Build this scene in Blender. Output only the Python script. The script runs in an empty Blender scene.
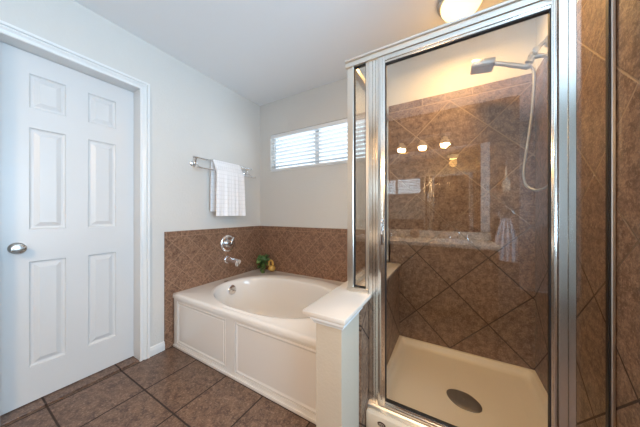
import bpy, bmesh, math, random
from mathutils import Vector, Matrix
random.seed(7)
S = bpy.context.scene
COL = S.collection
PI = math.pi

# ------------------------------------------------------------------ camera
H = 1.11
cam = bpy.data.cameras.new('camera'); cam.sensor_width = 36; cam.lens = 36*225/640; cam.clip_start = .02
co = bpy.data.objects.new('camera', cam); COL.objects.link(co)
co.location = (0, 0, H); co.rotation_euler = (PI/2, 0, math.radians(30)); S.camera = co

# ------------------------------------------------------------------ world, light, exposure
W = bpy.data.worlds.new('world'); S.world = W; W.use_nodes = True
bgn = W.node_tree.nodes['Background']; bgn.inputs[0].default_value = (.80, .90, 1, 1); bgn.inputs[1].default_value = 1.9

def area(name, loc, rot, sx, sy, power, color):
    l = bpy.data.lights.new(name, 'AREA'); l.shape = 'RECTANGLE'; l.size = sx; l.size_y = sy
    l.energy = power; l.color = color
    o = bpy.data.objects.new(name, l); COL.objects.link(o); o.location = loc; o.rotation_euler = rot
    return o
def disc(name, loc, rot, size, power, color):
    l = bpy.data.lights.new(name, 'AREA'); l.shape = 'DISK'; l.size = size; l.energy = power; l.color = color
    o = bpy.data.objects.new(name, l); COL.objects.link(o); o.location = loc; o.rotation_euler = rot
    return o
def point(name, loc, power, color, r=.03):
    l = bpy.data.lights.new(name, 'POINT'); l.energy = power; l.color = color; l.shadow_soft_size = r
    o = bpy.data.objects.new(name, l); COL.objects.link(o); o.location = loc
    return o
# fill light from an added, unseen right-wall window; daylight through the high tub window
area('fill_side', (1.78, .02, 1.45), (0, math.radians(126), 0), 1.5, 1.7, 128, (.52, .765, 1))
area('daylight_tub', (-1.24, 2.40, 1.95), (math.radians(-75), 0, 0), 1.3, .6, 8, (.70, .86, 1))

vs = S.view_settings
vs.view_transform = 'Standard'; vs.look = 'None'; vs.gamma = 1; vs.use_curve_mapping = False; vs.exposure = 0.08

# ------------------------------------------------------------------ node helpers
class NT:
    def __init__(s, name):
        s.m = bpy.data.materials.new(name); s.m.use_nodes = True
        s.t = s.m.node_tree; s.b = s.t.nodes['Principled BSDF']; s.out = s.t.nodes['Material Output']
    def n(s, kind, **kw):
        nd = s.t.nodes.new(kind)
        for k, v in kw.items(): setattr(nd, k, v)
        return nd
    def put(s, sock, v):
        if hasattr(v, 'is_output') or isinstance(v, bpy.types.NodeSocket): s.t.links.new(v, sock)
        else: sock.default_value = v
    def math(s, op, a, b=0.0, c=0.0):
        nd = s.n('ShaderNodeMath', operation=op); s.put(nd.inputs[0], a); s.put(nd.inputs[1], b); s.put(nd.inputs[2], c)
        return nd.outputs[0]
    def mix(s, f, a, b):
        nd = s.n('ShaderNodeMix', data_type='RGBA'); s.put(nd.inputs[0], f); s.put(nd.inputs[6], a); s.put(nd.inputs[7], b)
        return nd.outputs[2]
    def noise(s, scale, detail=3, vec=None, rough=.5):
        nd = s.n('ShaderNodeTexNoise'); nd.inputs['Scale'].default_value = scale; nd.inputs['Detail'].default_value = detail
        nd.inputs['Roughness'].default_value = rough
        if vec is None:
            vec = s.n('ShaderNodeNewGeometry').outputs['Position']
        s.t.links.new(vec, nd.inputs['Vector']); return nd.outputs['Fac']
    def ramp(s, f, lo, hi):
        nd = s.n('ShaderNodeMapRange'); s.put(nd.inputs[0], f); nd.inputs[1].default_value = lo; nd.inputs[2].default_value = hi
        return nd.outputs[0]
    def bump(s, h, strength, dist=.002):
        nd = s.n('ShaderNodeBump'); nd.inputs['Strength'].default_value = strength; nd.inputs['Distance'].default_value = dist
        s.t.links.new(h, nd.inputs['Height']); s.t.links.new(nd.outputs[0], s.b.inputs['Normal'])
def c4(c): return (c[0], c[1], c[2], 1)
def simple(name, col, rough=.5, metal=0, bump=None, spec=.5, coat=0):
    k = NT(name); k.b.inputs['Base Color'].default_value = c4(col); k.b.inputs['Roughness'].default_value = rough
    k.b.inputs['Metallic'].default_value = metal; k.b.inputs['Specular IOR Level'].default_value = spec
    k.b.inputs['Coat Weight'].default_value = coat
    if bump:
        sc, st = bump[0], bump[1]
        k.bump(k.noise(sc, 3), st, bump[2] if len(bump) > 2 else .002)
    else:
        f = k.noise(40, 2); k.put(k.b.inputs['Roughness'], k.math('ADD', rough-.02, k.math('MULTIPLY', f, .04)))
    return k.m

def tile_mat(name, axis, pitch, diag, c0=0.0, d0=0.0, border=None, cols=None, grout=(.17, .125, .10), gw=.006, rough=.48, bs=.5, joint_grade=None, ns=30):
    """axis: which in-plane world axis goes with z ('x','y'), or 'floor' for x,y"""
    k = NT(name)
    pos = k.n('ShaderNodeNewGeometry').outputs['Position']
    sp = k.n('ShaderNodeSeparateXYZ'); k.t.links.new(pos, sp.inputs[0])
    if axis == 'floor': s, z = sp.outputs[0], sp.outputs[1]
    else: s, z = (sp.outputs[0] if axis == 'x' else sp.outputs[1]), sp.outputs[2]
    s = k.math('SUBTRACT', s, c0); zz = k.math('SUBTRACT', z, d0)
    if diag: a = k.math('DIVIDE', k.math('ADD', s, zz), pitch*math.sqrt(2)); b = k.math('DIVIDE', k.math('SUBTRACT', s, zz), pitch*math.sqrt(2))
    else: a = k.math('DIVIDE', s, pitch); b = k.math('DIVIDE', zz, pitch)
    def dist(v):   # distance to nearest integer, in metres
        f = k.math('FRACT', k.math('ADD', v, 100.5)); return k.math('MULTIPLY', k.math('ABSOLUTE', k.math('SUBTRACT', f, .5)), pitch)
    g = k.math('MINIMUM', dist(a), dist(b))
    ia, ib = k.math('FLOOR', a), k.math('FLOOR', b)
    if border is not None:
        zb, jp, j0 = border
        inb = k.math('GREATER_THAN', z, zb)
        j = k.math('DIVIDE', k.math('SUBTRACT', s, j0), jp)
        fj = k.math('MULTIPLY', k.math('ABSOLUTE', k.math('SUBTRACT', k.math('FRACT', k.math('ADD', j, 100.5)), .5)), jp)
        gb = k.math('MINIMUM', fj, k.math('ABSOLUTE', k.math('SUBTRACT', z, zb)))
        ga = k.math('MINIMUM', g, k.math('ABSOLUTE', k.math('SUBTRACT', z, zb)))
        g = k.math('ADD', k.math('MULTIPLY', inb, gb), k.math('MULTIPLY', k.math('SUBTRACT', 1.0, inb), ga))
        ia = k.math('ADD', k.math('MULTIPLY', ia, k.math('SUBTRACT', 1.0, inb)), k.math('MULTIPLY', k.math('FLOOR', j), inb))
        ib = k.math('ADD', k.math('MULTIPLY', ib, k.math('SUBTRACT', 1.0, inb)), k.math('MULTIPLY', 77.0, inb))
    cb = k.n('ShaderNodeCombineXYZ'); k.put(cb.inputs[0], ia); k.put(cb.inputs[1], ib)
    wn = k.n('ShaderNodeTexWhiteNoise', noise_dimensions='2D'); k.t.links.new(cb.outputs[0], wn.inputs['Vector'])
    cols = cols or [(.125, .064, .036), (.275, .168, .106), (.48, .335, .23)]
    # offset noise per tile so veins break at the joints
    vo = k.n('ShaderNodeVectorMath', operation='MULTIPLY_ADD'); k.t.links.new(wn.outputs['Color'], vo.inputs[0]); vo.inputs[1].default_value = (5, 5, 5); k.t.links.new(pos, vo.inputs[2])
    n1 = k.noise(ns, 6, vo.outputs[0], .68); n2 = k.noise(ns*3.2, 3, vo.outputs[0], .65)
    col = k.mix(k.ramp(n1, .40, .60), c4(cols[0]), c4(cols[1]))
    col = k.mix(k.math('MULTIPLY', k.ramp(k.noise(150, 2, vo.outputs[0], .7), .48, .62), .45), col, c4([q*.55 for q in cols[0]]))
    col = k.mix(k.math('MULTIPLY', k.ramp(n2, .50, .72), .55), col, c4(cols[2]))
    hsv = k.n('ShaderNodeHueSaturation'); k.t.links.new(col, hsv.inputs['Color'])
    k.put(hsv.inputs['Value'], k.math('ADD', .93, k.math('MULTIPLY', wn.outputs['Value'], .14)))
    gm = k.n('ShaderNodeMapRange'); k.put(gm.inputs[0], g); gm.inputs[1].default_value = gw*.35; gm.inputs[2].default_value = gw*.65
    mask = gm.outputs[0]      # 0 in grout
    gcol = c4(grout)
    if joint_grade:   # joint colour goes darker towards the bottom, broken up by noise
        f = k.ramp(k.math('ADD', z, k.math('MULTIPLY', k.noise(5, 2), .5)), joint_grade[0], joint_grade[1])
        gcol = k.mix(f, c4(joint_grade[2]), c4(grout))
    k.put(k.b.inputs['Base Color'], k.mix(mask, gcol, hsv.outputs[0]))
    k.put(k.b.inputs['Roughness'], k.math('ADD', .85, k.math('MULTIPLY', mask, rough-.85+.0)))
    h = k.math('ADD', mask, k.math('MULTIPLY', n1, .35)); h = k.math('ADD', h, k.math('MULTIPLY', n2, .2))
    k.bump(h, bs, .0025)
    return k.m

def glass_mat(name, tint):
    k = NT(name); k.t.nodes.remove(k.b)
    geo = k.n('ShaderNodeNewGeometry'); fr = k.n('ShaderNodeFresnel')
    k.put(fr.inputs['IOR'], k.math('SUBTRACT', 1.66, k.math('MULTIPLY', geo.outputs['Backfacing'], 1.66-1/1.66)))
    tr = k.n('ShaderNodeBsdfTransparent'); tr.inputs[0].default_value = c4(tint)
    gl = k.n('ShaderNodeBsdfGlossy'); gl.inputs['Roughness'].default_value = .004; gl.inputs['Color'].default_value = (1, 1, 1, 1)
    mx = k.n('ShaderNodeMixShader'); k.t.links.new(fr.outputs[0], mx.inputs[0]); k.t.links.new(tr.outputs[0], mx.inputs[1]); k.t.links.new(gl.outputs[0], mx.inputs[2])
    k.t.links.new(mx.outputs[0], k.out.inputs['Surface']); return k.m

M = {}
M['paint'] = simple('wall_paint', (.64, .625, .595), .75, bump=(75, .5, .004))
M['cream_paint'] = M['paint']
M['ceil'] = simple('ceiling_paint', (.84, .86, .88), .85, bump=(110, .3, .003))
M['post'] = simple('pony_wall_paint', (.55, .475, .375), .7, bump=(85, .40, .003))
M['door'] = simple('white_door_paint', (.64, .65, .655), .33)
M['trim'] = simple('white_trim_paint', (.74, .75, .75), .3)
M['cap'] = simple('gloss_cap_paint', (.66, .60, .535), .16)
M['tub'] = simple('tub_acrylic', (.80, .775, .74), .14, coat=.3)
M['pan'] = simple('shower_pan_acrylic', (.70, .63, .51), .3)
M['alu'] = simple('anodised_aluminium', (.78, .73, .655), .30, 1)
M['alu2'] = simple('bright_aluminium', (.82, .78, .72), .18, 1)
M['chrome'] = simple('chrome', (.82, .82, .83), .07, 1)
M['tubchrome'] = simple('satin_chrome', (.90, .90, .92), .20, 1)
M['nickel'] = simple('brushed_nickel', (.50, .49, .47), .28, 1)
M['dark'] = simple('black_gasket', (.012, .012, .014), .5)
M['hose'] = simple('grey_hose', (.42, .41, .39), .35, .6)
M['drain'] = simple('drain_metal', (.17, .16, .15), .45, .8)
M['tile_x'] = tile_mat('shower_tile_back', 'x', .339, True, 0, .547, (1.990, .34, .146), grout=(.36, .25, .165), gw=.0075, bs=.8, joint_grade=(1.0, 1.6, (.050, .028, .018)))
M['tile_y'] = tile_mat('shower_tile_side', 'y', .339, True, 2.025, .547, (1.990, .34, .1), grout=(.36, .25, .165), gw=.0075, bs=.8, joint_grade=(1.0, 1.6, (.050, .028, .018)))
TC = [(.130, .060, .032), (.300, .165, .100), (.52, .35, .24)]
M['tub_x'] = tile_mat('tub_tile_back', 'x', .118, True, -2.0, .03, (.917, .118, .02), TC, grout=(.36, .225, .145), gw=.0042, rough=.42, bs=.4, ns=48)
M['tub_y'] = tile_mat('tub_tile_left', 'y', .118, True, 2.01, .03, (.917, .118, .02), TC, grout=(.36, .225, .145), gw=.0042, rough=.42, bs=.4, ns=48)
M['floor'] = tile_mat('floor_tile', 'floor', .339, False, -1.324, .674, None, [(.085, .044, .028), (.205, .122, .080), (.44, .31, .22)], grout=(.035, .022, .017), gw=.009, rough=.32)
M['glass'] = glass_mat('shower_glass', (.955, .97, .965))
M['pane'] = glass_mat('window_glass', (.97, .98, .98))
M['blind'] = simple('blind_slat', (.80, .82, .84), .5)
M['mirror'] = simple('mirror_silver', (.90, .91, .90), .015, 1)
M['counter'] = simple('vanity_marble', (.72, .64, .53), .25)
M['cabinet'] = simple('vanity_wood', (.24, .15, .10), .5)
M['ball'] = simple('wicker', (.36, .22, .13), .8)
M['leaf'] = simple('leaf_green', (.035, .095, .02), .45)
M['leaf2'] = simple('leaf_light', (.11, .20, .045), .45)
M['yellow'] = simple('yellow_ceramic', (.50, .30, .07), .45)
M['twig'] = simple('stem_brown', (.08, .09, .03), .7)
M['wood'] = simple('pale_wood', (.85, .66, .48), .55)
M['badge'] = simple('badge_dark', (.10, .055, .035), .35, .3)
M['badge_rim'] = simple('badge_rim', (.62, .52, .42), .3, .5)

def towel_mat(name, col):
    k = NT(name); pos = k.n('ShaderNodeTexCoord').outputs['Object']
    sp = k.n('ShaderNodeSeparateXYZ'); k.t.links.new(pos, sp.inputs[0])
    def stripes(v, p): return k.math('ABSOLUTE', k.math('SUBTRACT', k.math('FRACT', k.math('ADD', k.math('DIVIDE', v, p), 50)), .5))
    hy = stripes(k.math('ADD', sp.outputs[1], sp.outputs[0]), .022); hz = stripes(sp.outputs[2], .040)
    g = k.ramp(k.math('MAXIMUM', hy, hz), .38, .5)
    k.put(k.b.inputs['Base Color'], k.mix(g, c4(col), c4([c*.86 for c in col])))
    k.b.inputs['Roughness'].default_value = .95; k.b.inputs['Sheen Weight'].default_value = .3
    k.bump(k.math('SUBTRACT', k.noise(260, 2), g), .5, .003); return k.m
M['towel'] = towel_mat('white_terry', (.90, .90, .92))
M['towel2'] = towel_mat('beige_terry', (.80, .77, .80))
def emit(name, col, st):
    k = NT(name); k.b.inputs['Base Color'].default_value = c4(col); k.b.inputs['Emission Color'].default_value = c4(col)
    k.b.inputs['Emission Strength'].default_value = st; return k.m
M['lamp'] = emit('lit_dome_glass', (1, .82, .48), 1.5)
M['bulb'] = emit('lit_bulb_glass', (1, .66, .30), 9)

# ------------------------------------------------------------------ mesh helpers
def box(bm, a, b, bev=0, seg=2):
    x0, x1 = sorted((a[0], b[0])); y0, y1 = sorted((a[1], b[1])); z0, z1 = sorted((a[2], b[2]))
    v = [bm.verts.new(p) for p in [(x0,y0,z0),(x1,y0,z0),(x1,y1,z0),(x0,y1,z0),(x0,y0,z1),(x1,y0,z1),(x1,y1,z1),(x0,y1,z1)]]
    fs = [bm.faces.new([v[i] for i in f]) for f in [(0,3,2,1),(4,5,6,7),(0,1,5,4),(1,2,6,5),(2,3,7,6),(3,0,4,7)]]
    if bev:
        es = list({e for f in fs for e in f.edges})
        bmesh.ops.bevel(bm, geom=es, offset=bev, segments=seg, affect='EDGES', profile=.5)
    return bm
def B(): return bmesh.new()
def bx(a, b, bev=0): return box(B(), a, b, bev)
def tube(bm, pts, r, n=12, cap=True):
    pts = [Vector(p) for p in pts]; rs = r if isinstance(r, (list, tuple)) else [r]*len(pts)
    rings = []; prev = None
    for i, p in enumerate(pts):
        t = (pts[min(i+1, len(pts)-1)] - pts[max(i-1, 0)]).normalized()
        if prev is None:
            a = t.orthogonal().normalized()
        else:
            a = (prev - t*prev.dot(t)).normalized()
        prev = a; b = t.cross(a)
        rings.append([bm.verts.new(p + (a*math.cos(2*PI*k/n) + b*math.sin(2*PI*k/n))*rs[i]) for k in range(n)])
    for i in range(len(rings)-1):
        for k in range(n): bm.faces.new((rings[i][k], rings[i][(k+1)%n], rings[i+1][(k+1)%n], rings[i+1][k]))
    if cap:
        bm.faces.new(rings[0][::-1]); bm.faces.new(rings[-1])
    return bm
def smoothpath(pts, k=8):
    pts = [Vector(p) for p in pts]; out = []
    P = [pts[0]*2-pts[1]] + pts + [pts[-1]*2-pts[-2]]
    for i in range(1, len(P)-2):
        for j in range(k):
            t = j/k; p0, p1, p2, p3 = P[i-1], P[i], P[i+1], P[i+2]
            out.append(.5*((2*p1)+(p2-p0)*t+(2*p0-5*p1+4*p2-p3)*t*t+(3*p1-p0-3*p2+p3)*t**3))
    out.append(pts[-1]); return out
def lathe(bm, c, axis, prof, n=32, close=True):
    """prof: list of (radius, distance along axis)"""
    ax = Vector(axis).normalized(); a = ax.orthogonal().normalized(); b = ax.cross(a); c = Vector(c); rings = []
    for r, h in prof:
        if r < 1e-5: rings.append([bm.verts.new(c+ax*h)])
        else: rings.append([bm.verts.new(c+ax*h+(a*math.cos(2*PI*k/n)+b*math.sin(2*PI*k/n))*r) for k in range(n)])
    for i in range(len(rings)-1):
        p, q = rings[i], rings[i+1]
        for k in range(n):
            if len(p) == 1 and len(q) == 1: continue
            if len(p) == 1: bm.faces.new((p[0], q[(k+1)%n], q[k]))
            elif len(q) == 1: bm.faces.new((p[k], p[(k+1)%n], q[0]))
            else: bm.faces.new((p[k], p[(k+1)%n], q[(k+1)%n], q[k]))
    return bm
def relief(bm, mp, rect, outer_cells, prof):
    """front sheet over rect (u0,v0,u1,v1) with moulded panels; prof = [(inset, w)...]; mp(u,v,w)->xyz"""
    us = sorted({rect[0], rect[2]} | {p[0] for p in outer_cells} | {p[2] for p in outer_cells})
    vs_ = sorted({rect[1], rect[3]} | {p[1] for p in outer_cells} | {p[3] for p in outer_cells})
    for i in range(len(us)-1):
        for j in range(len(vs_)-1):
            cu, cv = (us[i]+us[i+1])/2, (vs_[j]+vs_[j+1])/2
            if any(p[0] < cu < p[2] and p[1] < cv < p[3] for p in outer_cells): continue
            bm.faces.new([bm.verts.new(mp(u, v, 0)) for u, v in ((us[i], vs_[j]), (us[i+1], vs_[j]), (us[i+1], vs_[j+1]), (us[i], vs_[j+1]))])
    for p in outer_cells:
        prev = None
        for ins, w in prof:
            ring = [bm.verts.new(mp(u, v, w)) for u, v in ((p[0]+ins, p[1]+ins), (p[2]-ins, p[1]+ins), (p[2]-ins, p[3]-ins), (p[0]+ins, p[3]-ins))]
            if prev:
                for k in range(4): bm.faces.new((prev[k], prev[(k+1)%4], ring[(k+1)%4], ring[k]))
            prev = ring
        bm.faces.new(prev)
    bmesh.ops.remove_doubles(bm, verts=bm.verts, dist=1e-5)
    return bm
def root_of(o):
    while o.parent: o = o.parent
    return o
def obj(name, bm, mat, parent=None, smooth=False, angle=35):
    bmesh.ops.recalc_face_normals(bm, faces=bm.faces)
    me = bpy.data.meshes.new(name)
    if parent: off = Vector(root_of(parent).location)
    else:
        xs = [v.co for v in bm.verts]
        off = Vector(((min(v.x for v in xs)+max(v.x for v in xs))/2, (min(v.y for v in xs)+max(v.y for v in xs))/2, min(v.z for v in xs)))
    for v in bm.verts: v.co -= off
    bm.to_mesh(me); bm.free(); me.materials.append(mat)
    o = bpy.data.objects.new(name, me); COL.objects.link(o)
    if parent: o.parent = parent
    else: o.location = off
    if smooth:
        for p in me.polygons: p.use_smooth = True
        try: me.set_sharp_from_angle(angle=math.radians(angle))
        except Exception: pass
    return o
def thing(name, label, cat, loc=(0, 0, 0), group=None):
    o = bpy.data.objects.new(name, None); COL.objects.link(o); o.location = loc; o.empty_display_size = .05
    return tag(o, label, cat, group)
def tag(o, label, cat, group=None, kind=None):
    o['label'] = label; o['category'] = cat
    if group: o['group'] = group
    if kind: o['kind'] = kind
    return o
def struct(name, bm, mat, label=None, parent=None, smooth=False):
    o = obj(name, bm, mat, parent, smooth)
    if not parent:
        o['kind'] = 'structure'
        if label: o['label'] = label
        o['category'] = name.split('_')[0]
    return o

# ------------------------------------------------------------------ setting
CE = 2.43; XL = -2.02; YB = 2.025; XR = .50; YR = -.93; XE = 1.5; YE = -1.9
struct('floor', bx((-2.2, -2.0, -.1), (1.65, 2.2, 0)), M['floor'], 'brown mottled square floor tiles with dark joints')
struct('ceiling', bx((-2.2, -2.0, CE), (1.65, 2.2, CE+.1)), M['ceil'], 'smooth pale ceiling')
DY0, DY1, DZ = .180, .7855, 2.045
b = B()
box(b, (XL-.15, YR, 0), (XL, DY0-.015, CE)); box(b, (XL-.15, DY0-.015, DZ+.015), (XL, DY1+.015, CE)); box(b, (XL-.15, DY1+.015, 0), (XL, YB, CE))
struct('wall_left', b, M['paint'], 'textured off-white wall with the door and towel bar')
WX0, WX1, WZ0, WZ1 = -1.85, -.63, 1.612, 2.04
b = B()
box(b, (XL-.15, YB, 0), (WX0, YB+.15, CE)); box(b, (WX1, YB, 0), (XR+.15, YB+.15, CE))
box(b, (WX0, YB, 0), (WX1, YB+.15, WZ0)); box(b, (WX0, YB, WZ1), (WX1, YB+.15, CE))
struct('wall_back', b, M['paint'], 'textured off-white wall with the high window over the tub')
struct('wall_right', bx((XR, .95, 0), (XR+.13, YB, CE)), M['cream_paint'], 'painted wall at the right end of the shower')
b = B()
box(b, (XE, YE, 0), (XE+.12, -.72, CE)); box(b, (XE, .78, 0), (XE+.12, 2.15, CE)); box(b, (XE, -.72, 0), (XE+.12, .78, .95)); box(b, (XE, -.72, 2.2), (XE+.12, .78, CE))
struct('wall_side', b, M['paint'], 'painted wall with the added side window, outside the frame')
M['rear'] = simple('taupe_paint', (.27, .235, .20), .8, bump=(95, .28, .003))
struct('wall_rear', bx((XL-.15, YR-.12, 0), (.67, YR, CE)), M['rear'], 'painted wall behind the vanity mirror')
b = B(); box(b, (.55, YE, 0), (.67, YR-.12, CE)); box(b, (.67, YE-.12, 0), (.78, YE, CE)); box(b, (1.44, YE-.12, 0), (1.62, YE, CE)); box(b, (.78, YE-.12, 2.05), (1.44, YE, CE))
struct('wall_passage', b, M['paint'], 'painted wall around the passage door seen in the glass')
struct('wall_closet', bx((XR+.13, 1.9, 0), (XE, YB, CE)), M['paint'], 'painted wall right of the shower, outside the frame')
# frame of the side window, unseen and added to carry the fill light
b = B(); yy = (-.72, .78)
for z in (.95, 2.16): box(b, (XE+.03, yy[0], z), (XE+.09, yy[1], z+.04))
for y in (-.72, .01, .74): box(b, (XE+.03, y, .99), (XE+.09, y+.04, 2.16))
w2 = struct('window_fill', b, M['trim'], 'white framed side window, unseen and added for the fill light')
struct('window_pane', bx((XE+.055, -.68, .99), (XE+.060, .74, 2.16)), M['pane'], parent=w2)

# tub surround tiles and shower tiles
struct('wall_tub_left', bx((XL, .954, 0), (XL+.012, YB, .960), .002), M['tub_y'], 'small diagonal brown tiles on the left wall by the tub')
struct('wall_tub_back', bx((XL+.012, YB-.012, 0), (-.45, YB, .960), .002), M['tub_x'], 'small diagonal brown tiles on the back wall by the tub')
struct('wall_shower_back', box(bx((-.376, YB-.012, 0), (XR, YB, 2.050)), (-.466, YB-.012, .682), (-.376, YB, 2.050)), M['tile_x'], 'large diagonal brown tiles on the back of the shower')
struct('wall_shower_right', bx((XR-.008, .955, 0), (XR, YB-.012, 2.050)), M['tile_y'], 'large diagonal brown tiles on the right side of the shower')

# baseboard, casing, door
def base_profile(y0, y1):
    b = B(); prof = [(0, 0), (.014, 0), (.014, .045), (.010, .056), (.010, .062), (.004, .070), (0, .070)]
    r0 = [b.verts.new((XL+x, y0, z)) for x, z in prof]; r1 = [b.verts.new((XL+x, y1, z)) for x, z in prof]
    n = len(prof)
    for i in range(n): b.faces.new((r0[i], r0[(i+1)%n], r1[(i+1)%n], r1[i]))
    b.faces.new(r0); b.faces.new(r1[::-1]); return b
struct('baseboard_left', base_profile(.850, .954), M['trim'], 'short white baseboard between door and tub tiles')
struct('baseboard_near', base_profile(YR+.6, .115), M['trim'], 'white baseboard left of the door, outside the frame')
b = B(); cp = [(.000, 0), (.000, .008), (.005, .013), (.013, .013), (.016, .006), (.022, .008), (.034, .017), (.040, .017), (.043, .011), (.047, .020), (.060, .022), (.062, .018), (.062, 0)]
st = []
for k in range(4):
    st.append([b.verts.new((XL+h, (DY0-o if k < 2 else DY1+o), (0 if k in (0, 3) else DZ+o))) for o, h in cp])
for k in range(3):
    for i in range(len(cp)): j = (i+1) % len(cp); b.faces.new((st[k][i], st[k][j], st[k+1][j], st[k+1][i]))
b.faces.new(st[0]); b.faces.new(st[3][::-1])
struct('trim_1', b, M['trim'], 'white moulded casing around the door', smooth=False)
b = B(); JX = XL-.15
box(b, (JX, DY0-.015, 0), (XL+.001, DY0, DZ)); box(b, (JX, DY1, 0), (XL+.001, DY1+.015, DZ)); box(b, (JX, DY0-.015, DZ), (XL+.001, DY1+.015, DZ+.015))
struct('trim_2', b, M['trim'], 'white door jamb lining')
b = bx((XL-.13, DY0, 0), (XL-.005, DY1, .008), .003)
struct('trim_3', b, M['floor'], 'low tile threshold under the door')
DX = -2.11
mp = lambda u, v, w: (DX+w, u, v)
b = B()
cols_ = [(.286, .431), (.531, .678)]
rows = [(.216, .830), (1.017, 1.610), (1.725, 1.923)]
cells = [(u0, v0, u1, v1) for u0, u1 in cols_ for v0, v1 in rows]
relief(b, mp, (DY0+.002, .014, DY1-.002, DZ-.003), cells, [(0, 0), (.003, -.008), (.010, -.012), (.018, -.012), (.040, -.002), (.044, -.002)])
box(b, (DX-.035, DY0+.002, .014), (DX-.0125, DY1-.002, DZ-.003))
for a_, b_ in [((DX-.02, DY0+.002, .014), (DX-.0002, DY0+.006, DZ-.003)), ((DX-.02, DY1-.006, .014), (DX-.0002, DY1-.002, DZ-.003)),
               ((DX-.02, DY0+.002, .014), (DX-.0002, DY1-.002, .018)), ((DX-.02, DY0+.002, DZ-.007), (DX-.0002, DY1-.002, DZ-.003))]: box(b, a_, b_)
door = struct('door_1', b, M['door'], 'white six-panel door with a nickel knob')
k = lathe(B(), (DX, .243, .915), (1, 0, 0), [(0, 0), (.032, 0), (.032, .004), (.026, .010), (.012, .014), (.011, .032), (.018, .038), (.027, .046), (.029, .056), (.026, .064), (.014, .068), (0, .069)])
struct('door_knob', k, M['nickel'], parent=door, smooth=True)

# high window over the tub
b = B(); fy0, fy1 = YB+.06, YB+.11
box(b, (WX0, fy0, WZ0), (WX1, fy1, WZ0+.03)); box(b, (WX0, fy0, WZ1-.03), (WX1, fy1, WZ1)); box(b, (WX0, fy0, WZ0+.03), (WX0+.03, fy1, WZ1-.03))
box(b, (WX1-.03, fy0, WZ0+.03), (WX1, fy1, WZ1-.03)); box(b, (-1.265, fy0, WZ0+.03), (-1.215, fy1, WZ1-.03))
w1 = struct('window_1', b, M['trim'], 'high sliding window with white frame over the tub')
struct('window_pane', bx((WX0+.03, YB+.085, WZ0+.03), (WX1-.03, YB+.089, WZ1-.03)), M['pane'], parent=w1)
b = bx((WX0, YB-.006, WZ0-.012), (WX1, YB+.06, WZ0), .003)
struct('window_sill', b, M['trim'], parent=w1)
# blind
bl = thing('window_blind', 'white horizontal slat blind in the high window over the tub', 'blind', ((WX0+WX1)/2, YB+.03, WZ0))
obj('headrail', bx((WX0+.006, YB+.004, WZ1-.042), (WX1-.006, YB+.052, WZ1-.002), .003), M['blind'], bl)
b = B(); nsl = 8
for i in range(nsl):
    z = WZ0+.050+i*.042; a = math.radians(7)
    for s_ in (1,):
        cy = YB+.030; dy = .025*math.cos(a); dz = .025*math.sin(a); x0, x1 = WX0+.01, WX1-.01; rr = []
        for t in (-1, -.33, .33, 1):
            rr.append((cy+dy*t, z-dz*t*-1*-1 + .003*(1-t*t)))
        va = [[b.verts.new((x, y, zz+o)) for y, zz in rr] for x in (x0, x1) for o in (0, .003)]
        for q in range(3):
            b.faces.new((va[0][q], va[0][q+1], va[2][q+1], va[2][q])); b.faces.new((va[1][q], va[1][q+1], va[3][q+1], va[3][q]))
        for q in (0, 3): b.faces.new((va[0][q], va[1][q], va[3][q], va[2][q]))
obj('slats', b, M['blind'], bl)
obj('bottom_rail', bx((WX0+.008, YB+.006, WZ0+.004), (WX1-.008, YB+.054, WZ0+.024), .003), M['blind'], bl)
for x in (WX0+.12, -1.24, WX1-.12):
    b = B()
    for y in (YB+.005, YB+.055): tube(b, [(x, y, WZ0+.02), (x, y, WZ1-.04)], .0016, 6)
    obj('ladder_cord', b, M['blind'], bl)
b = tube(B(), [(WX0+.06, YB+.001, WZ1-.04), (WX0+.06, YB-.004, WZ1-.30)], .004, 8); obj('tilt_wand', b, M['blind'], bl, True)
b = B(); tube(b, [(WX1-.06, YB+.002, WZ1-.04), (WX1-.06, YB-.002, WZ1-.24)], .002, 6); lathe(b, (WX1-.06, YB-.002, WZ1-.25), (0, 0, -1), [(0, -.01), (.005, 0), (.007, .02), (0, .022)], 10)
obj('pull_cord', b, simple('cord_grey', (.25, .27, .3), .7), bl, True)

# ------------------------------------------------------------------ pony wall
b = bx((-.51, .85, 0), (-.388, YB, .650))
pw = struct('wall_pony', b, M['post'], 'low textured wall between tub and shower')
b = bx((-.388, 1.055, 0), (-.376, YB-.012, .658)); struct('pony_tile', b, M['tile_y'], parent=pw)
b = B()
ol = [(-.57, .826), (-.363, .826), (-.363, YB-.012), (-.57, YB-.012)]
box(b, (-.57, .826, .660), (-.363, YB-.012, .681), .004)
struct('pony_cap', b, M['cap'], parent=pw, smooth=True)
b = B(); prof = [(0, .632), (.008, .632), (.010, .640), (.014, .646), (.020, .650), (.020, .660), (0, .660)]
path = lambda o: [(-.51-o, 1.05), (-.51-o, .85-o), (-.388+o, .85-o), (-.388+o, 1.05)]
rg = [[b.verts.new((path(o)[k][0], path(o)[k][1], z)) for o, z in prof] for k in range(4)]
for k in range(3):
    for i in range(len(prof)): j = (i+1) % len(prof); b.faces.new((rg[k][i], rg[k][j], rg[k+1][j], rg[k+1][i]))
b.faces.new(rg[0]); b.faces.new(rg[3][::-1])
struct('pony_moulding', b, M['trim'], parent=pw)

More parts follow.
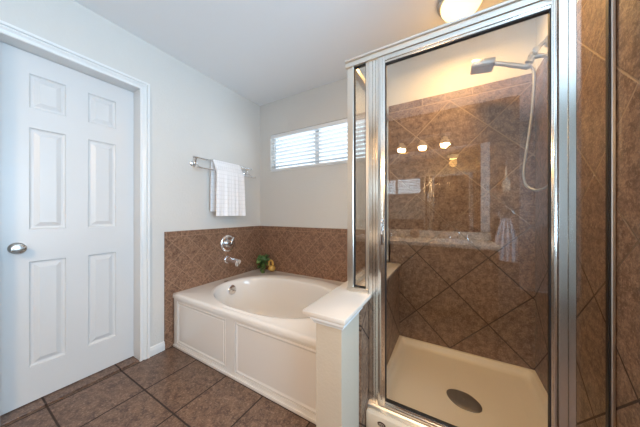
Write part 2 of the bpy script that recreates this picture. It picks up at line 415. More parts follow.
# ------------------------------------------------------------------ bathtub
TX0, TX1, TY0, TY1 = -2.006, -.512, 1.017, 2.011
tub = thing('bathtub', 'cream oval-basin garden bathtub with panelled front, set in the tiled corner', 'bathtub', ((TX0+TX1)/2, (TY0+TY1)/2, 0))
ecx, ecy, ea, eb = -1.255, 1.42, .57, .36
N = 144
def rect_pt(th, ins):
    x0, x1, y0, y1 = TX0+ins, TX1-ins, TY0+ins, TY1-ins
    dx, dy = math.cos(th), math.sin(th); t = 1e9
    if dx > 1e-9: t = min(t, (x1-ecx)/dx)
    if dx < -1e-9: t = min(t, (x0-ecx)/dx)
    if dy > 1e-9: t = min(t, (y1-ecy)/dy)
    if dy < -1e-9: t = min(t, (y0-ecy)/dy)
    return (ecx+dx*t, ecy+dy*t)
def sup(th, a, b_, cx, cy, p=2.25):
    # direction th from (ecx,ecy); superellipse centred (cx,cy): march
    dx, dy = math.cos(th), math.sin(th); lo, hi = 0, 1.2
    for _ in range(26):
        m = (lo+hi)/2; x = ecx+dx*m-cx; y = ecy+dy*m-cy
        if abs(x/a)**p+abs(y/b_)**p < 1: lo = m
        else: hi = m
    return (ecx+dx*lo, ecy+dy*lo)
def clampr(p, ins): return (min(max(p[0], TX0+ins), TX1-ins), min(max(p[1], TY0+ins), TY1-ins))
ths = sorted([2*PI*k/N for k in range(N)] + [math.atan2(y-ecy, x-ecx) % (2*PI) for x in (TX0, TX1) for y in (TY0, TY1)])
rings = []
for ins, z in ((-.008, .408), (-.008, .428), (-.005, .438), (.003, .444), (.014, .446)): rings.append([(*rect_pt(t, ins), z) for t in ths])
for r_ in rings:
    for i_, p in enumerate(r_): r_[i_] = (min(max(p[0], TX0), TX1), min(p[1], TY1), p[2])
for (s_, ins, z) in ((1.0, .022, .446), (.97, .026, .453), (.93, .030, .456)): rings.append([(*clampr(sup(t, .67*s_, .46*s_, -1.225, 1.475), ins), z) for t in ths])
for e, z in ((1.035, .456), (1.0, .450), (.985, .436), (.97, .40), (.945, .32), (.915, .22), (.87, .13), (.80, .085), (.65, .07), (.3, .065)):
    rr = []
    for t in ths:
        p = sup(t, ea*e, eb*e, ecx, ecy)
        rr.append((*clampr(p, .034), z))
    rings.append(rr)
b = B(); vr = [[b.verts.new(p) for p in r] for r in rings]; n = len(ths)
for i in range(len(vr)-1):
    for k in range(n):
        b.faces.new((vr[i][k], vr[i][(k+1) % n], vr[i+1][(k+1) % n], vr[i+1][k]))
b.faces.new(vr[-1])
obj('tub_shell', b, M['tub'], tub, True, 60)
# apron
AY = TY0+.004
mp = lambda u, v, w: (u, AY-w, v)
b = B()
relief(b, mp, (TX0, .0, TX1, .415), [(-1.955, .040, -1.340, .385), (-1.250, .040, -.560, .385)],
       [(0, 0), (.0004, -.014), (.004, -.014), (.0045, -.004), (.012, -.001), (.018, -.004), (.024, -.006)])
for p, q in (((TX0, AY, 0), (TX0+.01, TY1, .39)), ((TX1-.01, AY, 0), (TX1, TY1, .39))): box(b, p, q)
obj('apron', b, M['tub'], tub)
obj('skirt_edge', bx((TX0, AY-.010, 0), (TX1, AY, .022), .004), M['tub'], tub, True)
obj('access_panel', bx((-1.925, AY+.0040, .070), (-1.370, AY+.0065, .355), .001), M['tub'], tub)
ax = Vector((1, 0, .22)).normalized()
b = lathe(B(), (-1.797, 1.435, .385), ax, [(0, -.01), (.045, -.01), (.045, .006), (.040, .012), (.020, .016), (.014, .015), (0, .014)]); obj('overflow_cover', b, M['tubchrome'], tub, True)
b = tube(B(), [Vector((-1.797, 1.41, .40))+ax*.02, Vector((-1.797, 1.46, .37))+ax*.02], .006, 8); obj('overflow_lever', b, M['nickel'], tub, True)
b = lathe(B(), (-1.87, 1.43, .4565), (0, 0, 1), [(0, .002), (.020, .002), (.022, 0)], 20)
for v in b.verts: v.co.x = -1.87+(v.co.x+1.87)*.55
obj('badge', b, M['badge'], tub, True)
b = lathe(B(), (-1.25, 1.30, .066), (0, 0, 1), [(0, .006), (.03, .006), (.035, 0)], 24); obj('tub_drain', b, M['chrome'], tub, True)

# tub valve and spout
v = thing('tub_valve', 'round chrome tub valve on the brown tiles above the spout', 'faucet', (-2.008, 1.553, .70))
b = lathe(B(), (-2.009, 1.553, .798), (1, 0, 0), [(0, 0), (.086, 0), (.086, .003), (.078, .010), (.062, .013), (.050, .010), (.038, .010), (.036, .016), (0, .016)], 40); obj('escutcheon', b, M['tubchrome'], v, True)
b = lathe(B(), (-2.009, 1.553, .798), (1, 0, 0), [(.030, .01), (.030, .045), (.026, .055), (0, .056)], 24); obj('valve_hub', b, M['nickel'], v, True)
b = tube(B(), [(-1.962, 1.553, .798), (-1.956, 1.575, .845), (-1.952, 1.585, .862)], [.011, .010, .007], 12); obj('lever', b, M['nickel'], v, True)
sp_ = thing('tub_spout', 'chrome tub spout sticking out of the tiles below the valve', 'faucet', (-2.008, 1.54, .58))
b = lathe(B(), (-2.009, 1.545, .630), (1, 0, 0), [(0, 0), (.040, 0), (.040, .006), (.036, .012), (.026, .014)], 28); obj('spout_flange', b, M['tubchrome'], sp_, True)
b = tube(B(), smoothpath([(-2.0, 1.545, .630), (-1.93, 1.545, .630), (-1.87, 1.545, .626), (-1.842, 1.545, .616)], 5), [.031]*10+[.033]*4+[.035, .034], 20); obj('spout_body', b, M['tubchrome'], sp_, True)
b = tube(B(), [(-1.862, 1.545, .618), (-1.862, 1.545, .582)], .022, 16); obj('spout_outlet', b, M['tubchrome'], sp_, True)

# ------------------------------------------------------------------ towel bar and towel
tb = thing('towel_bar', 'double chrome towel bar on the left wall above the tub tiles', 'towel rail', (XL, 1.49, 1.50))
for y in (1.19, 1.79):
    b = lathe(B(), (XL, y, 1.563), (1, 0, 0), [(0, 0), (.028, 0), (.028, .006), (.022, .012), (.013, .016), (.011, .03), (.013, .045), (0, .050)], 24)
    mt = obj('mount', b, M['chrome'], tb, True)
    b = B(); tube(b, [(XL+.04, y, 1.563), (XL+.055, y, 1.612)], .006, 10); tube(b, [(XL+.04, y, 1.563), (XL+.112, y, 1.517)], .006, 10)
    lathe(b, (XL+.055, y-.012, 1.614), (0, 1, 0), [(0, 0), (.010, 0), (.010, .024), (0, .024)], 12); lathe(b, (XL+.115, y-.012, 1.516), (0, 1, 0), [(0, 0), (.010, 0), (.010, .024), (0, .024)], 12)
    obj('arm', b, M['chrome'], mt, True)
for x, z in ((XL+.055, 1.614), (XL+.115, 1.516)):
    b = tube(B(), [(x, 1.165, z), (x, 1.835, z)], .0065, 12)
    lathe(b, (x, 1.157, z), (0, 1, 0), [(0, 0), (.010, .003), (.010, .012), (0, .014)], 12); lathe(b, (x, 1.829, z), (0, 1, 0), [(0, 0), (.010, .003), (.010, .012), (0, .014)], 12)
    obj('bar', b, M['chrome'], tb, True)
def drape(path, y0, y1, th, flare=.0, fold=.006, nf=3.0, ny=36, seed=0, slant=0):
    """cloth: path of (x,z); extruded in y with folds growing with drop"""
    b = B(); rows_ = []; L = len(path)
    for side in (0, 1):
        rs = []
        for i, (x, z) in enumerate(path):
            i0, i1 = max(i-1, 0), min(i+1, L-1); tx, tz = path[i1][0]-path[i0][0], path[i1][1]-path[i0][1]; l = math.hypot(tx, tz) or 1
            nx, nz = tz/l, -tx/l; drop = max(0, 1.62-z)/.5 if slant == 0 else 1
            row = []
            for j in range(ny+1):
                t = j/ny; y = y0+(y1-y0)*t + (t-.5)*flare*drop
                w = fold*drop*(math.sin(2*PI*nf*t+seed)+.5*math.sin(2*PI*nf*2.3*t+seed*2))
                row.append(b.verts.new((x+abs(w)*(1 if i > L//2 else -.2)+nx*th*(side-.5), y, z+nz*th*(side-.5))))
            rs.append(row)
        rows_.append(rs)
    for rs in rows_:
        for i in range(L-1):
            for j in range(ny): b.faces.new((rs[i][j], rs[i][j+1], rs[i+1][j+1], rs[i+1][j]))
    for i in range(L-1):
        for j in (0, ny): b.faces.new((rows_[0][i][j], rows_[0][i+1][j], rows_[1][i+1][j], rows_[1][i][j]))
    for i in (0, L-1):
        for j in range(ny): b.faces.new((rows_[0][i][j], rows_[0][i][j+1], rows_[1][i][j+1], rows_[1][i][j]))
    return b
xb, xf = XL+.055, XL+.115
pth = [(xb-.014, 1.13+i*.04) for i in range(12)] + [(xb-.012, 1.612), (xb-.004, 1.6245), (xb+.006, 1.6245), (xb+.014, 1.614), (xb+.035, 1.575), (xf-.002, 1.534), (xf+.009, 1.528), (xf+.014, 1.516)] + [(xf+.016, 1.48-i*.04) for i in range(10)] + [(xf+.016, 1.086)]
tag(obj('bath_towel', drape(pth, 1.345, 1.655, .010, .02, .012, 2.3), M['towel'], None, True, 80), 'white ribbed towel hanging over the double towel bar', 'towel')

# ------------------------------------------------------------------ plant and yellow ornament in the tub corner
pl = thing('ivy_plant', 'small green ivy sprig in the corner of the tub deck', 'plant', (-1.865, 1.905, .457))
b = lathe(B(), (-1.865, 1.915, .457), (0, 0, 1), [(0, 0), (.022, 0), (.030, .045), (.026, .045), (0, .035)], 18); obj('pot', b, M['twig'], pl, True)
bl1, bl2, stm = B(), B(), B()
for i in range(105):
    a = random.uniform(0, 2*PI); rr = random.uniform(.0, .078); h = random.uniform(.03, .165)
    c = Vector((-1.865+rr*math.cos(a)*.85, 1.905+rr*math.sin(a)*.8, .457+h)); c.x = max(c.x, -1.98)
    if i < 5: c = Vector((-1.815+random.uniform(-.015, .01), 1.86+random.uniform(-.02, .015), .468-.004*i+random.uniform(0, .02)))
    c.y = min(c.y, 1.975)
    up = Vector((random.uniform(-.6, .6), random.uniform(-.9, .1), random.uniform(.2, .8))).normalized(); d = up.orthogonal().normalized()
    d = (Matrix.Rotation(random.uniform(0, 6.28), 3, up) @ d); s2 = up.cross(d); sz = random.uniform(.016, .027)
    tgt = bl1 if i % 3 else bl2
    pts = [(-1, 0), (-.6, .7), (-.1, .55), (.25, .8), (1.1, 0), (.25, -.8), (-.1, -.55), (-.6, -.7)]
    top = [tgt.verts.new(c+(d*u+s2*w)*sz+up*(.15*sz if abs(w) < .1 else -.1*sz)+up*.0006) for u, w in pts]; tgt.faces.new(top)
    bot = [tgt.verts.new(t_.co-up*.0014) for t_ in top]; tgt.faces.new(bot[::-1])
    for q in range(8): tgt.faces.new((top[q], bot[q], bot[(q+1) % 8], top[(q+1) % 8]))
    if i % 2: tube(stm, [(-1.865, 1.915, .48), ((c.x-1.865)/2, (c.y+1.915)/2, (c.z+.49)/2+.01), c], .0014, 5)
tube(stm, smoothpath([(-1.865, 1.905, .49), (-1.82, 1.875, .50), (-1.80, 1.85, .468), (-1.785, 1.835, .462)], 4), .002, 5)
obj('leaves', bl1, M['leaf'], pl); obj('pale_leaves', bl2, M['leaf2'], pl); obj('stems', stm, M['twig'], pl)
OX = .015
yo = thing('ornament', 'yellow looped ornament beside the green ivy on the tub deck', 'ornament', (-1.775, 1.945, .4565))
b = lathe(B(), (-1.77+OX, 1.945, .457), (0, 0, 1), [(0, 0), (.026, .002), (.040, .020), (.040, .038), (.030, .054), (.012, .062), (0, .063)], 20); obj('ornament_body', b, M['yellow'], yo, True)
b = tube(B(), smoothpath([(-1.785+OX+.034*math.cos(t)*.9, 1.945, .537+.036*math.sin(t)) for t in [2*PI*k/14-1.2 for k in range(14)]], 3), .011, 10); obj('ornament_loop', b, M['yellow'], yo, True)

# ------------------------------------------------------------------ shower pan
PX0, PX1, PY0, PY1 = -.375, XR-.009, 1.115, YB-.013
pan = thing('shower_pan', 'cream shower pan with raised rim on the shower floor', 'shower tray', ((PX0+PX1)/2, (PY0+PY1)/2, 0))
b = B()
def rrect(x0, x1, y0, y1, r, z, m=6):
    out = []
    for cx, cy, a0 in ((x1-r, y1-r, 0), (x0+r, y1-r, PI/2), (x0+r, y0+r, PI), (x1-r, y0+r, 1.5*PI)):
        for k in range(m+1): t = a0+PI/2*k/m; out.append((cx+r*math.cos(t), cy+r*math.sin(t), z))
    return out
F = .105   # threshold depth at the front
rs = [rrect(PX0+.001, PX1-.001, PY0+.02, PY1, .004, 0.001), rrect(PX0+.001, PX1-.001, PY0+.02, PY1, .004, .066)]
def ring_(i, r, z): return rrect(PX0+i, PX1-i, PY0+F+i*.4, PY1-i, r, z)
rs += [ring_(.004, .006, .067)] + [ring_(.020, .02, .067), ring_(.026, .026, .063), ring_(.034, .04, .040), ring_(.046, .05, .028), ring_(.07, .06, .025), ring_(.25, .05, .018)]
vr = [[b.verts.new(p) for p in r] for r in rs]; n = len(vr[0])
for i in range(len(vr)-1):
    for k in range(n): b.faces.new((vr[i][k], vr[i][(k+1) % n], vr[i+1][(k+1) % n], vr[i+1][k]))
b.faces.new(vr[-1])
obj('tray', b, M['pan'], pan, True, 50)
th_ = obj('threshold', bx((PX0, PY0, 0), (PX1, PY0+F, .100), .010), M['pan'], pan, True)
b = lathe(B(), (-.293, PY0+.001, .066), (0, -1, 0), [(0, .002), (.016, .002), (.0175, .0025), (.0195, .0025), (.021, 0)], 28)
for q in b.verts: q.co.z = .066+(q.co.z-.066)*.62
obj('badge', b, M['badge'], th_, True)
b = B()
for sz_, y_ in ((.0155, .0035),):
    pts = [(-.293+sz_*.8*math.cos(t), PY0-y_, .066+sz_*.40*math.sin(t)) for t in [2*PI*k/24 for k in range(25)]]
    tube(b, pts, .0011, 5)
tube(b, [(-.300, PY0-.0035, .066), (-.296, PY0-.0035, .069), (-.293, PY0-.0035, .064), (-.288, PY0-.0035, .068)], .0009, 5)
obj('badge_rim', b, M['badge_rim'], th_, True)
b = B()
def lens(R, z, p=1.0):
    out = []
    for k_ in range(48):
        t = 2*PI*k_/48; r = R*(.94+.13*math.cos(2*(t+.42))+.03*math.cos(4*(t+.42)))
        out.append((.069+r*math.cos(t), 1.557+r*math.sin(t), z))
    return out
rr = [[b.verts.new(p) for p in lens(R, z)] for R, z in ((.083, .0185), (.083, .0215), (.078, .0235), (.03, .0245))]
for i in range(3):
    for k_ in range(48): b.faces.new((rr[i][k_], rr[i][(k_+1) % 48], rr[i+1][(k_+1) % 48], rr[i+1][k_]))
b.faces.new(rr[-1]); dr = obj('drain_cover', b, M['drain'], pan, True)
b = lathe(B(), (.069, 1.557, .0245), (0, 0, 1), [(0, .002), (.004, .002), (.005, 0)], 12); obj('screw', b, M['chrome'], dr, True)

# ------------------------------------------------------------------ shower enclosure
YF = 1.17; ZT = 1.96
se = thing('shower_enclosure', 'aluminium framed glass shower enclosure with a hinged glass door', 'shower enclosure', (0, YF, .10))
A = M['alu']
def extr_x(x0, x1, prof):   # prof of (y,z)
    b = B(); r0 = [b.verts.new((x0, y, z)) for y, z in prof]; r1 = [b.verts.new((x1, y, z)) for y, z in prof]; n = len(prof)
    for i in range(n): b.faces.new((r0[i], r0[(i+1) % n], r1[(i+1) % n], r1[i]))
    b.faces.new(r0); b.faces.new(r1[::-1]); return b
obj('header_rail', extr_x(-.505, XR-.009, [(YF-.012, ZT-.040), (YF-.012, ZT-.016), (YF-.020, ZT-.012), (YF-.020, ZT-.002), (YF-.014, ZT), (YF+.034, ZT), (YF+.034, ZT-.034), (YF+.006, ZT-.040)]), A, se)
def vpost(x0, x1, z0, z1, y0=YF-.004, y1=YF+.030, grooves=()):
    b = B(); xs = [x0]; g = sorted(grooves); pr = [(x0+.002, y0), ]
    for gx in g: pr += [(gx-.002, y0), (gx-.001, y0+.006), (gx+.001, y0+.006), (gx+.002, y0)]
    pr += [(x1-.002, y0), (x1, y0+.002), (x1, y1), (x0, y1), (x0, y0+.002)]
    r0 = [b.verts.new((x, y, z0)) for x, y in pr]; r1 = [b.verts.new((x, y, z1)) for x, y in pr]; n = len(pr)
    for i in range(n): b.faces.new((r0[i], r0[(i+1) % n], r1[(i+1) % n], r1[i]))
    b.faces.new(r0); b.faces.new(r1[::-1]); return b
obj('corner_post', vpost(-.497, -.461, .682, ZT-.04), A, se)
obj('strike_post', vpost(-.374, -.323, .100, ZT-.04, grooves=(-.352, -.336)), M['alu2'], se)
b = B(); box(b, (-.390, YF-.004, .682), (-.3745, YF+.030, ZT-.04), .001); obj('post_filler', b, A, se)
obj('hinge_post', vpost(.347, .394, .100, ZT-.04, y0=YF-.012, grooves=(.372,)), M['alu2'], se)
obj('wall_channel', vpost(.480, XR-.010, .100, ZT-.04), A, se)
def pane_thing(x0, x1, z0, z1, name='glass_pane', y=YF+.010):
    g = obj(name, bx((x0, y, z0), (x1, y+.005, z1)), M['glass'], se)
    b = B(); w = .0035
    for a_, b_ in (((x0, y-.006, z0), (x0+w, y+.011, z1)), ((x1-w, y-.006, z0), (x1, y+.011, z1)), ((x0, y-.006, z0), (x1, y+.011, z0+w)), ((x0, y-.006, z1-w), (x1, y+.011, z1))): box(b, a_, b_)
    obj('gasket', b, M['dark'], g); return g
pane_thing(-.460, -.391, .708, ZT-.041)
obj('bottom_track', bx((-.497, YF-.010, .681), (-.376, YF+.032, .706), .002), A, se, True)
pane_thing(.395, .479, .128, ZT-.041)
obj('bottom_track', bx((.395, YF-.004, .100), (.479, YF+.030, .127), .002), A, se, True)
obj('sill_track', extr_x(-.374, .347, [(YF-.030, .100), (YF-.030, .106), (YF-.018, .110), (YF-.012, .118), (YF+.030, .118), (YF+.030, .100)]), A, se)
# side return panel over the pony wall
g = obj('side_glass', bx((-.482, YF+.032, .706), (-.477, YB-.026, ZT-.036)), M['glass'], se)
b = B()
box(b, (-.494, YF+.0345, .681), (-.465, YB-.013, .706), .002); obj('side_bottom_rail', b, A, se, True)
obj('side_header', bx((-.497, YF+.0345, ZT-.036), (-.462, YB-.013, ZT), .002), A, se, True)
obj('side_channel', bx((-.492, YB-.026, .706), (-.467, YB-.0005, ZT-.036), .001), A, se)
# the door
dr_ = bpy.data.objects.new('door', None)
x0, x1, z0, z1 = -.322, .345, .120, ZT-.044
b = B()
def dstile(x0, x1, z0, z1, horiz=False):
    if not horiz:
        box(b, (x0, YF-.010, z0), (x1, YF+.012, z1), .0015)
        box(b, (x0+(x1-x0)*.25, YF-.015, z0+.004), (x0+(x1-x0)*.62, YF-.009, z1-.004), .001)
    else:
        box(b, (x0, YF-.010, z0), (x1, YF+.012, z1), .0015)
        box(b, (x0, YF-.015, z0+(z1-z0)*.3), (x1, YF-.009, z0+(z1-z0)*.65), .001)
dstile(x0, -.287, z0, z1); dstile(.328, x1, z0, z1); dstile(-.287, .328, 1.878, z1, True); dstile(-.287, .328, z0, .152, True)
door_o = obj('door', b, M['alu2'], se, True)
obj('door_glass', bx((-.287, YF, .152), (.328, YF+.005, 1.878)), M['glass'], door_o)
b = B(); w = .004; X0, X1, Z0, Z1 = -.287, .328, .152, 1.878
for a_, b_ in (((X0, YF-.008, Z0), (X0+w, YF+.010, Z1)), ((X1-w, YF-.008, Z0), (X1, YF+.010, Z1)), ((X0, YF-.008, Z0), (X1, YF+.010, Z0+w)), ((X0, YF-.008, Z1-w), (X1, YF+.010, Z1))): box(b, a_, b_)
obj('gasket', b, M['dark'], door_o)
b = B(); box(b, (-.305, YF-.036, .95), (-.293, YF-.024, 1.085), .003); box(b, (-.303, YF-.026, .96), (-.295, YF-.009, .972)); box(b, (-.303, YF-.026, 1.063), (-.295, YF-.009, 1.075))
obj('door_handle', b, M['chrome'], door_o, True)
b = B(); box(b, (.346, YF-.004, .12), (.3468, YF+.01, ZT-.05)); obj('hinge_seal', b, M['dark'], door_o)
b = B(); box(b, (-.3228, YF-.002, .12), (-.3222, YF+.01, ZT-.05)); obj('strike_seal', b, M['dark'], door_o)

# ------------------------------------------------------------------ shower head and hose
sh = thing('hand_shower', 'brushed nickel hand shower with square head on the right shower wall', 'shower head', (XR-.01, 1.80, 1.25))
Ys = 1.80
b = lathe(B(), (XR-.0085, Ys, 2.115), (-1, 0, 0), [(0, 0), (.030, 0), (.028, .006), (.014, .012)], 24); obj('wall_flange', b, M['nickel'], sh, True)
b = tube(B(), smoothpath([(XR-.012, Ys, 2.115), (.475, Ys, 2.112), (.455, Ys, 2.093), (.437, Ys, 2.070)], 5), .0105, 14); obj('shower_arm', b, M['nickel'], sh, True)
b = B(); tube(b, [(.447, Ys, 2.090), (.425, Ys, 2.050)], [.019, .019], 16); tube(b, [(.428, Ys, 2.055), (.412, Ys, 2.018)], [.015, .021], 16); lathe(b, (.436, Ys-.022, 2.065), (0, -1, 0), [(0, 0), (.017, 0), (.017, .018), (0, .021)], 16)
tube(b, [(.425, Ys, 2.045), (.455, Ys-.006, 2.040), (.485, Ys-.006, 2.030)], [.013, .014, .010], 14)
obj('diverter', b, M['nickel'], sh, True)
b = tube(B(), smoothpath([(.418, Ys, 2.000), (.400, Ys, 1.996), (.36, Ys, 2.015), (.30, Ys, 2.044), (.235, Ys, 2.074)], 5), [.016]*6+[.0145]*8+[.013]*7, 16); obj('handle', b, M['nickel'], sh, True)
dv = Vector((-.145, 0, -.001)); c0 = Vector((.24, Ys, 2.070))
b = B(); box(b, (0, -.055, -.020), (.125, .055, .018), .006)
R_ = Matrix.Rotation(math.radians(8), 4, 'Y') @ Matrix.Rotation(PI, 4, 'Z')
for q in b.verts: q.co = (R_ @ q.co)+Vector((.245, Ys, 2.063))
hd = obj('head', b, M['nickel'], sh, True)
b = B()
box(b, (.012, -.047, -.0235), (.117, .047, -.0195))
for i in range(7):
    for j in range(6): lathe(b, (.022+i*.0142, -.036+j*.0144, -.0235), (0, 0, -1), [(.003, 0), (.002, .002), (0, .002)], 6)
for q in b.verts: q.co = (R_ @ q.co)+Vector((.245, Ys, 2.063))
obj('spray_face', b, M['hose'], hd)
hp = smoothpath([(.412, Ys, 2.000), (.432, Ys, 1.965), (.434, Ys, 1.88), (.424, Ys, 1.70), (.404, Ys, 1.52), (.388, Ys, 1.38), (.392, Ys, 1.30), (.412, Ys-.01, 1.262), (.442, Ys-.05, 1.245), (.466, Ys-.14, 1.275), (.476, Ys-.20, 1.42), (.476, Ys-.20, 1.75), (.476, Ys-.10, 1.97), (.474, Ys-.012, 2.03)], 8)
obj('hose', tube(B(), hp, .0075, 12), M['hose'], sh, True)

# ------------------------------------------------------------------ ceiling lights
cl = thing('ceiling_light', 'lit round dome light on the ceiling above the shower', 'ceiling light', (.06, 1.63, CE))
LX, LY = .06, 1.63
b = lathe(B(), (LX, LY, CE), (0, 0, -1), [(0, 0), (.128, 0), (.130, .018), (.120, .026), (.10, .026)], 48); obj('base_ring', b, M['nickel'], cl, True)
b = lathe(B(), (LX, LY, CE-.024), (0, 0, -1), [(.112, 0), (.110, .022), (.095, .048), (.065, .066), (.030, .074), (0, .076)], 48); obj('dome', b, M['lamp'], cl, True)
disc('shower_lamp', (LX, LY, CE-.104), (0, 0, 0), .16, 11, (1, .58, .21))
point('shower_lamp_glow', (LX, LY, CE-.20), 1.3, (1, .52, .15), .08)

# ------------------------------------------------------------------ vanity side of the room (seen in the shower glass)
vn = thing('vanity_cabinet', 'brown vanity cabinet along the wall behind, seen in the shower glass', 'vanity', (-.5, -.65, 0))
CX0, CX1 = -1.64, .405
b = B(); mp = lambda u, v, w: (u, -.375+w, v)
dcells = [(CX0+.04+i*.4, .14, CX0+.04+i*.4+.35, .70) for i in range(5)]
box(b, (CX0, YR+.003, .09), (CX1, -.389, .755)); box(b, (CX0, YR+.003, 0), (CX1, -.44, .09)); obj('carcass', b, M['cabinet'], vn)
for i in range(5):
    b = B(); x = CX0+.03+i*.40
    relief(b, mp, (x, .12, x+.385, .72), [(x+.06, .18, x+.325, .66)], [(0, 0), (.008, -.008), (.02, -.008), (.04, -.002)])
    box(b, (x, -.389, .12), (x+.385, -.3845, .72)); box(b, (x, -.387, .12), (x+.003, -.3752, .72)); box(b, (x+.382, -.387, .12), (x+.385, -.3752, .72))
    d_ = obj('cabinet_door', b, M['cabinet'], vn)
    obj('cabinet_knob', lathe(B(), (x+.35 if i % 2 == 0 else x+.035, -.375, .62), (0, 1, 0), [(.006, 0), (.006, .014), (.015, .02), (.012, .028), (0, .03)], 14), M['nickel'], d_, True)
ct = obj('vanity_counter', box(bx((CX0-.01, YR+.003, .755), (CX1+.015, -.350, .795), .006), (CX0-.01, YR+.003, .795), (CX1+.015, YR+.024, .885), .003), M['counter'], None, True)
tag(ct, 'pale vanity countertop and backsplash seen in the shower glass', 'countertop')
obj('basin', lathe(B(), (-.95, -.64, .7965), (0, 0, 1), [(.20, 0), (.195, .006), (.18, .004), (.14, .001), (0, .0005)], 32), M['trim'], ct, True)
obj('basin', lathe(B(), (.02, -.64, .7965), (0, 0, 1), [(.20, 0), (.195, .006), (.18, .004), (.14, .001), (0, .0005)], 32), M['trim'], ct, True)
for x, lb in ((-.80, 'chrome vanity faucet left of the brown ball in the glass'), (.085, 'chrome vanity faucet right of the brown ball in the glass')):
    f = thing('vanity_faucet', lb, 'faucet', (x, -.85, .795), 'vanity faucets')
    y = -.85
    b = B(); tube(b, smoothpath([(x, y, .795), (x, y, .86), (x, y+.03, .90), (x, y+.08, .895), (x, y+.11, .87)], 4), .012, 12); obj('spout', b, M['chrome'], f, True)
    for s_ in (-1, 1):
        b = lathe(B(), (x+s_*.09, y, .795), (0, 0, 1), [(.024, 0), (.020, .012), (.014, .03), (.018, .045), (.010, .056), (0, .058)], 16); tube(b, [(x+s_*.09, y, .848), (x+s_*.135, y, .862)], .006, 8)
        obj('faucet_handle', b, M['chrome'], f, True)
b = lathe(B(), (-.395, -.80, .795), (0, 0, 1), [(0, 0)]+[(.058*math.sin(PI*t/12), .058-.058*math.cos(PI*t/12)) for t in range(1, 12)]+[(0, .116)], 24)
tag(obj('decor_ball', b, M['ball'], None, True), 'round brown ball between the two vanity faucets in the glass', 'ornament')
mr = obj('vanity_mirror', bx((-1.55, YR+.001, .892), (.405, YR+.007, 1.945)), M['mirror']); tag(mr, 'wide vanity mirror seen in the shower glass', 'mirror')
vl = thing('vanity_light', 'three-lamp bath light bar above the mirror, seen in the shower glass', 'wall light', (-.31, YR, 2.10))
b = bx((-.62, YR, 2.065), (0.0, YR+.022, 2.135), .006); tube(b, [(-.60, YR+.07, 2.10), (-.02, YR+.07, 2.10)], .008, 10)
obj('back_plate', b, M['nickel'], vl, True)
for x in (-.565, -.31, -.055):
    b = B(); tube(b, [(x, YR+.02, 2.10), (x, YR+.09, 2.10), (x, YR+.09, 2.07)], .009, 10); lathe(b, (x, YR+.09, 2.085), (0, 0, -1), [(0, 0), (.022, 0), (.026, .03), (0, .03)], 16)
    arm = obj('lamp_arm', b, M['nickel'], vl, True)
    b = lathe(B(), (x, YR+.09, 2.055), (0, 0, -1), [(.026, 0), (.034, .02), (.055, .055), (.066, .085), (.062, .085), (.05, .058), (.03, .022)], 28); obj('lamp_shade', b, emit('lit_shade_glass', (1, .70, .38), .8) if x == -.565 else bpy.data.materials['lit_shade_glass'], arm, True)
    b = lathe(B(), (x, YR+.09, 2.05), (0, 0, -1), [(0, 0), (.014, .01), (.030, .045), (.024, .07), (0, .08)], 16); obj('bulb', b, M['bulb'], arm, True)
    disc('vanity_lamp', (x, YR+.09, 1.962), (math.radians(28), 0, 0), .10, 9, (1, .63, .32))
tr = thing('towel_ring', 'nickel towel ring right of the vanity mirror, in the shower glass', 'towel ring', (.555, YR, 1.12))
b = lathe(B(), (.545, YR, 1.175), (0, 1, 0), [(0, 0), (.026, 0), (.022, .008), (.010, .012), (.010, .04), (.014, .046), (0, .05)], 18); obj('mount', b, M['nickel'], tr, True)
b = tube(B(), [(.545+.065*math.cos(t), YR+.04, 1.108+.065*math.sin(t)) for t in [2*PI*k_/28 for k_ in range(29)]], .005, 8, False); obj('ring', b, M['nickel'], tr, True)
b = B(); ny = 20; rows_ = []
for side in (-1, 1):
    rs = []
    for i in range(15):
        t = i/14; z = 1.055-t*.47; w = .045+.055*min(1, t*2.2)
        rs.append([b.verts.new((.545+w*(2*j/ny-1), YR+.045+side*.014+.010*math.sin(j*1.3+t)*(.3+t*.7), z-.02*t*(j/ny))) for j in range(ny+1)])
    rows_.append(rs)
for rs in rows_:
    for i in range(14):
        for j in range(ny): b.faces.new((rs[i][j], rs[i][j+1], rs[i+1][j+1], rs[i+1][j]))
for i in (0, 14):
    for j in range(ny): b.faces.new((rows_[0][i][j], rows_[0][i][j+1], rows_[1][i][j+1], rows_[1][i][j]))
for i in range(14):
    for j in (0, ny): b.faces.new((rows_[0][i][j], rows_[0][i+1][j], rows_[1][i+1][j], rows_[1][i][j]))
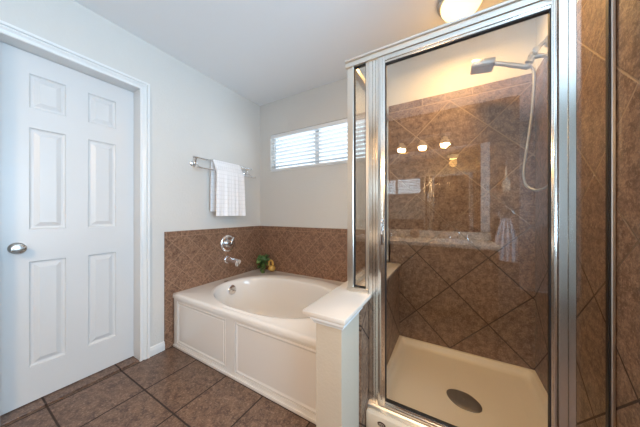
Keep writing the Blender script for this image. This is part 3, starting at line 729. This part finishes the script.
tag(obj('hand_towel', b, M['towel2'], None, True), 'grey beige hand towel hanging from the ring, in the shower glass', 'towel')
hk = thing('wall_hook', 'small nickel hook above the towel ring, in the shower glass', 'hook', (.545, YR, 1.66))
b = lathe(B(), (.545, YR, 1.68), (0, 1, 0), [(0, 0), (.020, 0), (.018, .006), (.007, .01)], 16); tube(b, smoothpath([(.545, YR+.005, 1.68), (.545, YR+.035, 1.67), (.545, YR+.045, 1.685), (.545, YR+.045, 1.70)], 4), .005, 8); obj('hook_body', b, M['nickel'], hk, True)
br = thing('bath_brush', 'pale wooden bath brush hanging from the hook, in the shower glass', 'brush', (.545, YR+.035, 1.36))
b = B(); tube(b, [(.545+.018*math.cos(t), YR+.034, 1.654+.018*math.sin(t)) for t in [2*PI*k_/16 for k_ in range(17)]], .0025, 6, False); obj('loop', b, M['twig'], br, True)
b = tube(B(), [(.545, YR+.034, 1.64), (.545, YR+.034, 1.56), (.545, YR+.034, 1.47)], [.010, .013, .011], 12); obj('handle', b, M['wood'], br, True)
obj('brush_head', bx((.507, YR+.022, 1.36), (.583, YR+.045, 1.475), .008), M['wood'], br, True)
# passage door
mp = lambda u, v, w: (u, YE-.02+w, v)
b = B(); relief(b, mp, (.783, .012, 1.437, 2.045), [(u0, v0, u1, v1) for u0, u1 in ((.88, 1.06), (1.16, 1.34)) for v0, v1 in rows], [(0, 0), (.004, -.006), (.012, -.011), (.020, -.011), (.042, -.002)])
box(b, (.783, YE-.055, .012), (1.437, YE-.034, 2.045))
d2 = struct('door_2', b, M['door'], 'white panelled door at the end of the passage, in the glass')
struct('door_knob', lathe(B(), (1.14, YE-.02, .90), (0, 1, 0), [(.03, 0), (.028, .008), (.011, .014), (.011, .035), (.027, .046), (.027, .06), (0, .068)], 20), M['nickel'], parent=d2, smooth=True)
b = B()
for a_, b_ in (((.722, YE, 0), (.782, YE+.018, 2.11)), ((1.438, YE, 0), (1.498, YE+.018, 2.11)), ((.782, YE, 2.05), (1.438, YE+.018, 2.11))): box(b, a_, b_, .004)
struct('trim_4', b, M['trim'], 'white casing of the passage door')
